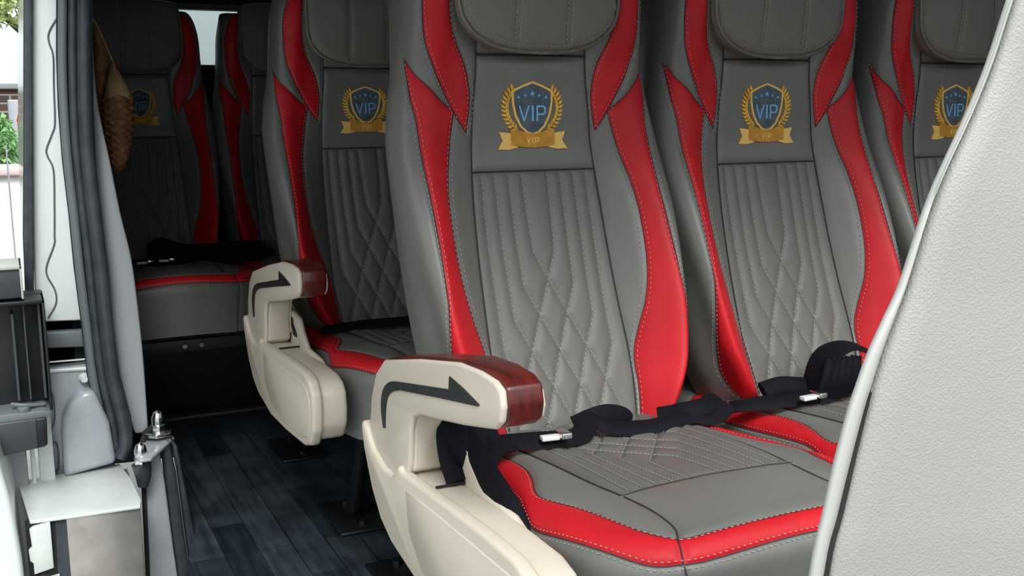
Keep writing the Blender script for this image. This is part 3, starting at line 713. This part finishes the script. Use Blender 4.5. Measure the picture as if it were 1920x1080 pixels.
# ---- open sliding door edge with its latch housing
dp=MB(); dp.prism(crom([(-.045,.30),(-.040,.262),(-.032,.215),(-.026,.15),(-.022,.06),(-.022,-.05),(-.03,-.30)],4)+[(-.12,-.30),(-.12,.30)],1,1.86,2.30)
o=struct(dp.build('door_1',M['white'],bevel=.012,seg=4)); 
q=MB(); q.prism([(-.06,.30),(-.010,.285),(-.002,.20),(-.002,.05),(-.004,-.30),(-.06,-.30)],1,2.10,2.16); q.build('door_edge',M['trim'],o,.004,label='pale inner edge of the sliding door')
q=MB(); q.box((.004,2.10,.0),(.012,2.15,.30)); q.build('guide_strip',M['zinc'],o,.002); q=MB(); q.box((.018,2.11,.0),(.045,2.15,.30)); q.build('guide_plate',M['zinc'],o,.002)
lh=MB(); lh.prism([(-.10,.585),(.014,.585),(.013,.530),(-.10,.530)],1,2.00,2.10)
o=lh.build('latch_housing',M['dplastic'],bevel=.004); tag(o,'black plastic latch housing with upright ribs at the left edge, beside the white pillar','door latch housing')
q=MB(); q.box((-.10,1.995,.583),(.016,2.10,.589)); q.box((.012,1.995,.53),(.016,2.10,.589)); q.build('pale_rim',M['strip'],o,.001)
q=MB(); q.box((-.10,2.06,.325),(.046,2.10,.528)); q.box((-.10,1.995,.519),(.048,2.10,.526)); q.box((.043,1.995,.322),(.048,2.10,.526)); q.build('recessed_case',M['black'],o,.0015,label='open black case')
for x0,x1,h in ((-.008,-.004,.50),(.012,.0145,.515),(.036,.040,.515)): q=MB(); q.box((x0,2.02,.34),(x1,2.06,h)); q.build('rib',M['dplastic'],o,smooth=False)
q=MB(); q.box((-.10,2.01,.516),(.043,2.06,.522)); q.build('case_lintel',M['gap'],o,smooth=False)
q=MB(); q.prism([(-.05,.325),(.030,.325),(.044,.321),(.040,.312),(-.05,.310)],1,1.99,2.09); q.tube([(.0,2.00,.325),(.0,2.00,.334)],.011,12); q.tube([(-.02,2.02,.335),(.006,2.01,.332),(.036,2.02,.328)],.004,8); q.build('pivot_arm',M['seallip'],o,.001,label='grey pivot arm')
q=MB(); q.prism([(-.10,.311),(.036,.313),(.034,.262),(.030,.258),(-.10,.245)],1,1.985,2.09); q.build('lower_block',M['dplastic'],o,.004)
q=MB(); q.prism([(.017,.312),(.036,.313),(.034,.262),(.017,.258)],1,1.983,2.0); q.build('black_corner',M['black'],o,.002)
# ---- front pillar trim at the right of the picture (close to the camera)
ED=[(.415,1.03),(.374,.931),(.368,.918),(.3595,.894),(.3497,.873),(.3375,.851),(.3295,.834),(.3195,.806),(.312,.792),(.305,.779),(.299,.764),(.2955,.754),(.290,.733),(.286,.714),(.2808,.688),(.272,.60),(.264,.52),(.252,.35),(.242,.0)]
IN_=[(.416,1.03),(.3747,.931),(.3686,.918),(.3602,.894),(.3506,.873),(.3386,.851),(.3312,.834),(.3220,.806),(.3162,.792),(.3108,.779),(.3056,.764),(.3025,.754),(.2970,.733),(.2925,.714),(.2868,.688),(.279,.60),(.271,.52),(.260,.35),(.250,.0)]
def loft(name,A,B,m,parent=None,th=.006):
    V=[];F=[]
    n=len(A)
    for a,b in zip(A,B): V+= [a,b]
    F=[(2*i,2*i+1,2*i+3,2*i+2) for i in range(n-1)]
    return mesh(name,V,F,M[m],parent)
# panel: several columns bending away from the edge; every column stays in front of the line of the wall
cols=[(0,.300),(.003,.2965),(.012,.293),(.05,.284),(.085,.270),(.112,.250),(.130,.220),(.14,.17),(.145,.05),(.15,-.4)]
ii=crom(IN_,4); V=[];F=[]
for x,z in ii:
    V+= [(x+.052,.330,z),(x+.010,.304,z)]
    for dx,y in cols: V.append((x+dx+.0008,y,z))
nc=len(cols)+2
for i in range(len(ii)-1):
    for k in range(nc-1): F.append((i*nc+k,i*nc+k+1,(i+1)*nc+k+1,(i+1)*nc+k))
pt=mesh('trim_2',V,F,M['ptrim']); struct(pt)
V=[];F=[]; ee=crom(ED,4)
for (x,z),(xi,zi) in zip(ee,ii):
    V+= [(x+.060,.345,z),(x+.006,.306,z),(x+.0010,.3025,z),(x,.300,z),(x+.0008,.2985,z),(xi-.0008,.2985,zi),(xi,.300,zi),(xi+.004,.304,zi)]
for i in range(len(ee)-1):
    for k in range(7): F.append((i*8+k,i*8+k+1,(i+1)*8+k+1,(i+1)*8+k))
stp=mesh('edge_strip',V,F,M['strip'],pt,label='narrow off-white edge strip')
g=MB(); V=[];F=[]
gp=[p for p in ii if p[1]<.766]
for k,(x,z) in enumerate(gp):
    w=min(1,k/10)*.0022; V+=[(x-.0004,.2990,z),(x-.0004+w*.75,.2975,z)]
for i in range(len(gp)-1): F.append((2*i,2*i+1,2*i+3,2*i+2))
gg=mesh('gap',V,F,M['gap'],pt); 
# ---- seat belts
BZ=-.013
def strap(P,w,th,name,parent=None,n=6,up=(0,0,1)):
    P=[(x,y,z+BZ) for x,y,z in P]; Q=crom(P,n); mb=MB(); mb.tube(Q,w/2,10,True,flat=th,up=up); return mb.build(name,M['belt'],parent)
def buckle(loc,d,parent):
    d=Vector(d).normalized(); s=Vector((0,0,1)).cross(d).normalized(); mb=MB(); c=Vector(loc)+Vector((0,0,BZ))
    def bx(a0,a1,h,z0,z1):
        V=[c+d*a+s*b+Vector((0,0,z)) for z in (z0,z1) for a,b in ((a0,-h),(a1,-h),(a1,h),(a0,h))]
        mb.add(V,[(0,3,2,1),(4,5,6,7),(0,1,5,4),(1,2,6,5),(2,3,7,6),(3,0,4,7)])
    bx(-.005,.010,.012,0,.008)
    mb.build('buckle_tongue',M['chrome'],parent,.0015)
    m2=MB(); V=[c+d*a+s*b+Vector((0,0,z)) for z in (-.002,.004) for a,b in ((-.030,-.006),(-.005,-.006),(-.005,.006),(-.030,.006))]
    m2.add(V,[(0,3,2,1),(4,5,6,7),(0,1,5,4),(1,2,6,5),(2,3,7,6),(3,0,4,7)]); m2.build('buckle_stem',M['zinc'],parent,.001)
def place(o,lab,grp='black seat belts lying on the seats'): tag(o,lab,'seat belt',grp); return o
# front row, door-side seat
b=strap([(.520,1.24,.425),(.560,1.205,.438),(.600,1.185,.442),(.640,1.178,.441),(.685,1.19,.436),(.715,1.215,.446),(.745,1.205,.434),(.790,1.195,.430),(.830,1.185,.434),(.870,1.195,.437),(.905,1.19,.431),(.945,1.205,.440)],.032,.005,'seat_belt',up=(0,-.5,1))
place(b,'black seat belt lying along the back of the front seat nearest the door')
buckle((.640,1.160,.449),(1,-.12,0),b)
strap([(.700,1.235,.435),(.722,1.225,.446),(.748,1.222,.450),(.775,1.225,.442),(.790,1.23,.43)],.026,.004,'belt_fold',b,up=(0,-.9,.4))
strap([(.835,1.225,.434),(.865,1.205,.442),(.900,1.20,.446),(.935,1.225,.444),(.960,1.25,.436)],.030,.005,'belt_fold',b,up=(0,-.6,.8))
c=MB(); c.tube(crom([(.505,1.25,.462),(.508,1.215,.460),(.506,1.185,.448),(.510,1.15,.430)],5),[.018,.020,.024,.027,.029,.030,.030,.030,.029,.029,.028,.027,.026,.025,.023,.020],10)
c.build('buckle_stalk',M['belt'],b)
strap([(.530,1.23,.465),(.515,1.20,.470),(.506,1.16,.462),(.505,1.10,.436),(.505,1.04,.412),(.503,.99,.375),(.503,.970,.32)],.038,.009,'loose_end',b,up=(-1,-.2,.3))
strap([(.560,1.200,.445),(.535,1.20,.468),(.510,1.20,.476),(.492,1.19,.468),(.486,1.17,.440),(.487,1.15,.415)],.036,.008,'belt_fold',b,up=(0,-.5,1))
strap([(.575,1.185,.440),(.545,1.165,.444),(.520,1.14,.436),(.506,1.12,.410)],.028,.007,'belt_fold',b,up=(0,-.3,1))
# middle seat
b=strap([(.962,1.22,.43),(.985,1.20,.437),(1.03,1.190,.439),(1.08,1.182,.441),(1.13,1.19,.437),(1.17,1.20,.440),(1.22,1.21,.442)],.032,.005,'seat_belt',up=(0,-.4,1))
place(b,'black seat belt with a loose standing loop on the middle front seat')
buckle((1.078,1.160,.448),(1,.05,0),b)
strap([(1.095,1.195,.435),(1.105,1.19,.475),(1.125,1.19,.503),(1.160,1.19,.512),(1.20,1.185,.500),(1.235,1.18,.470),(1.265,1.17,.445)],.058,.003,'belt_loop',b,up=(-.5,0,.8))
for k in range(5): strap([(1.098+.013*k,1.180,.436),(1.102+.014*k,1.168,.468),(1.112+.013*k,1.172,.500)],.020,.006,'belt_fold',b,up=(0,-1,0))
strap([(1.02,1.215,.45),(1.06,1.215,.455),(1.10,1.21,.450)],.03,.006,'belt_fold',b,up=(0,-.7,.7))
# second row
b=strap([(.56,2.03,.425),(.63,1.99,.438),(.72,1.985,.438),(.84,1.99,.438),(.93,2.00,.440)],.035,.004,'seat_belt',up=(0,-.4,1)); place(b,'black seat belt across the second row seat beside the aisle'); buckle((.775,1.968,.444),(1,0,0),b)
# rear bench
BZ=-.004
b=strap([(.28,2.83,.455),(.33,2.81,.458),(.40,2.82,.458),(.48,2.84,.458),(.56,2.86,.460),(.66,2.85,.460)],.06,.006,'seat_belt',up=(0,-.4,1)); place(b,'black belt heaped along the rear bench seat behind the basket')
buckle((.372,2.775,.468),(1,-.1,0),b); buckle((.318,2.775,.466),(1,0,0),b)
c=MB(); c.tube(crom([(.34,2.87,.462),(.355,2.86,.486),(.385,2.865,.482),(.43,2.865,.472),(.50,2.87,.468),(.58,2.88,.470),(.64,2.87,.47)],4),[.016,.020,.024,.027,.028,.028,.027,.026,.024,.022,.021,.021,.021,.021,.022,.023,.022,.021,.021,.021,.02,.02,.02,.02,.02],10); c.build('belt_heap',M['belt'],b)
# ---- wicker cone hanging at the rear pillar
o=MB(); prof=[(.026,.880),(.029,.868),(.029,.84),(.027,.81),(.023,.78),(.017,.752),(.010,.732),(.003,.722)]
nn=28; V=[];F=[]; rows=[]
zz=np.linspace(.884,.722,70)
for j,z in enumerate(zz):
    r=float(np.interp(z,[p[1] for p in prof[::-1]],[p[0] for p in prof[::-1]]))
    for k in range(nn):
        a=2*PI*k/nn; rr=r*(1+.13*math.sin(j*PI/3.2+(PI if (k//2)%2 else 0))); V.append((.229+rr*math.cos(a)*1.05-(.884-z)*.06,2.35+rr*math.sin(a),z))
for j in range(69):
    for k in range(nn): F.append((j*nn+k,j*nn+(k+1)%nn,(j+1)*nn+(k+1)%nn,(j+1)*nn+k))
F.append(tuple(range(nn))); F.append(tuple(69*nn+k for k in range(nn))[::-1])
wk=mesh('wicker_basket',V,F,M['wicker']); tag(wk,'small brown wicker cone basket hanging behind the pale pillar','basket')
o=MB(); top=(.222,2.35,.962); ring=[(.229+.031*math.cos(2*PI*k/20),2.35+.030*math.sin(2*PI*k/20),.880+.004*math.sin(6*PI*k/20)) for k in range(20)]
o.add([top]+ring,[(0,1+k,1+(k+1)%20) for k in range(20)]); cv=o.build('cloth_cover',M['tan'],wk,label='tan cone cover on top'); cv.modifiers.new('t','SOLIDIFY').thickness=.002
o=MB(); o.tube([(.222,2.35,.960),(.228,2.33,.915),(.2585,2.348,.880)],.0018,6); o.tube([(.222,2.35,.955),(.200,2.35,1.02),(.175,2.33,1.06),(.155,2.30,1.07)],.0022,6); o.build('cord',M['tan'],wk)
o=MB(); o.tube(crom([(.200,2.38,1.02),(.203,2.38,.96),(.200,2.38,.90),(.200,2.38,.86)],4),[.010]*3+[.014]*6+[.012]*4,10); o.build('back_flap',M['wicker'],wk)
# ------------------------------------------------ outside
gm=mat('grey_asphalt',(.22,.22,.21),.9,bump=.2,scale=80,var=.15,vscale=3)
gr=MB(); gr.box((-30,-20,-.62),(30,60,-.55)); struct(gr.build('ground',gm,smooth=False))
aw=MB(); aw.box((-1.35,1.55,-.55),(-1.15,11,3.0)); struct(aw.build('shade_wall',mat('shade_wall_render',(.16,.15,.14),.9,bump=.3,scale=60,var=.15,vscale=2),bevel=.01))  # unseen wall added outside to shade the second and third rows
def brick_mat():
    m=bpy.data.materials.new('brick_wall'); m.use_nodes=True; n=m.node_tree.nodes; l=m.node_tree.links; b=n['Principled BSDF']; b.inputs['Roughness'].default_value=.9
    t=n.new('ShaderNodeTexCoord'); mp=n.new('ShaderNodeMapping'); mp.inputs['Rotation'].default_value=(PI/2,0,0); l.new(t.outputs['Object'],mp.inputs[0]); br=n.new('ShaderNodeTexBrick'); l.new(mp.outputs[0],br.inputs['Vector'])
    br.inputs['Scale'].default_value=1; br.inputs['Brick Width'].default_value=.22; br.inputs['Row Height'].default_value=.075; br.inputs['Mortar Size'].default_value=.008
    br.inputs['Color1'].default_value=(.16,.07,.05,1); br.inputs['Color2'].default_value=(.07,.06,.055,1); br.inputs['Mortar'].default_value=(.35,.32,.30,1); l.new(br.outputs['Color'],b.inputs['Base Color']); return m
wb=mat('pale_plaster',(.78,.84,.82),.8,var=.03); 
h=MB(); h.box((-3,13,-.55),(2,16,2.35)); o=h.build('white_building',wb,bevel=.02); tag(o,'pale plastered building behind the brick wall, seen left of the van','building')
h=MB(); h.box((-3.2,12.8,2.35),(2.2,16.2,2.45)); h.build('roof_edge',M['strip'],o,.02)
h=MB(); h.box((-2.5,10.5,-.55),(1.5,10.7,.95)); o=h.build('brick_wall',brick_mat(),smooth=False); tag(o,'dark brown brick wall behind the green bush','wall')
h=MB(); h.box((-2.5,10.45,.95),(1.5,10.75,1.0)); h.build('coping',M['trim'],o,.01)
h=MB(); h.box((.075,9.2,-.55),(.16,9.3,.86)); o=h.build('gate_post',M['greypaint'],bevel=.01); tag(o,'dark grey gate post beside the green bush','post')
h=MB(); h.box((.125,8.6,-.55),(.165,8.64,.70)); h.tube([(.145,8.62,.70),(.145,8.62,.76)],[.026,.012],10); o=h.build('red_pole',mat('red_paint',(.60,.03,.03),.5),bevel=.005); tag(o,'thin red pole standing in front of the grey gate post','pole')
h=MB(); h.box((-1.5,7.2,-.55),(.125,7.45,.40)); o=h.build('low_wall',mat('white_plaster',(.90,.88,.87),.8,var=.02),bevel=.03,seg=3); tag(o,'low white wall below the green bush and red pole','wall')
h=MB(); h.box((-1.55,7.15,.40),(.15,7.50,.455)); h.build('coping',mat('rosy_plaster',(.70,.55,.53),.8),o,.012)
h=MB(); h.tube([(.028,6.9,-.55),(.028,6.9,.60)],.005,8); o=h.build('thin_pole',M['greypaint']); tag(o,'very thin grey pole in front of the low white wall','pole')
def leaves(mb,c,r,n,size,rg):
    for _ in range(n):
        d=Vector((rg.gauss(0,1),rg.gauss(0,1),rg.gauss(0,1))).normalized()*(rg.random()**.4)
        p=Vector(c)+Vector((d.x*r[0],d.y*r[1],d.z*r[2])); a=Vector((rg.uniform(-1,1),rg.uniform(-1,1),rg.uniform(-1,1))).normalized(); b=a.cross(Vector((rg.uniform(-1,1),rg.uniform(-1,1),1))).normalized()
        s=size*rg.uniform(.6,1.3); q=p+a*s*.5
        mb.add([p-a*s,q*.5+(p-a*s)*.5+b*s*.35+Vector((0,0,.01)),p+a*s,q*.5+(p-a*s)*.5-b*s*.35+Vector((0,0,.01))],[(0,1,2,3)])
lg=mat('yellow_green_leaf',(.30,.42,.10),.6,col2=(.52,.58,.24),vscale=3)
lf=MB(); rg=random.Random(3)
for c,r,n in (((.0,10.2,1.75),(.5,.5,.30),700),((.4,10.6,2.1),(.8,.6,.45),900),((-.7,10.4,2.0),(.8,.6,.5),900),((-.1,10.3,2.6),(1.0,.6,.5),900)): leaves(lf,c,r,n,.06,rg)
tk=MB(); tk.tube([(.60,10.4,-.55),(.55,10.4,.8),(.35,10.4,1.7),(.1,10.3,2.3)],[.09,.07,.05,.03],10); tk.tube([(.5,10.4,1.2),(-.2,10.3,1.9),(-.5,10.3,2.3)],[.04,.03,.015],8)
o=tk.build('tree_trunk',mat('bark',(.13,.10,.07),.9,bump=.5,scale=40)); o.name='leafy_tree'; tag(o,'tree with yellow-green leaves above the brick wall at the top left','tree')
lf.build('foliage',lg,o,smooth=False)
bl=MB(); leaves(bl,(.0,9.0,.50),(.12,.25,.24),900,.04,rg); leaves(bl,(-.4,9.1,.50),(.4,.25,.26),900,.045,rg)
stm=MB(); stm.tube([(-.1,9.05,-.55),(-.08,9.05,.1),(0,9.0,.5)],[.02,.016,.008],8); o=stm.build('green_bush',mat('stem',(.10,.08,.04),.9)); tag(o,'green bush growing behind the low white wall','bush')
bl.build('foliage',mat('green_leaf',(.13,.34,.11),.6,col2=(.30,.52,.22),vscale=4),o,smooth=False)
# drop the helper materials nobody uses
for m in list(bpy.data.materials):
    if m.users==0: bpy.data.materials.remove(m)
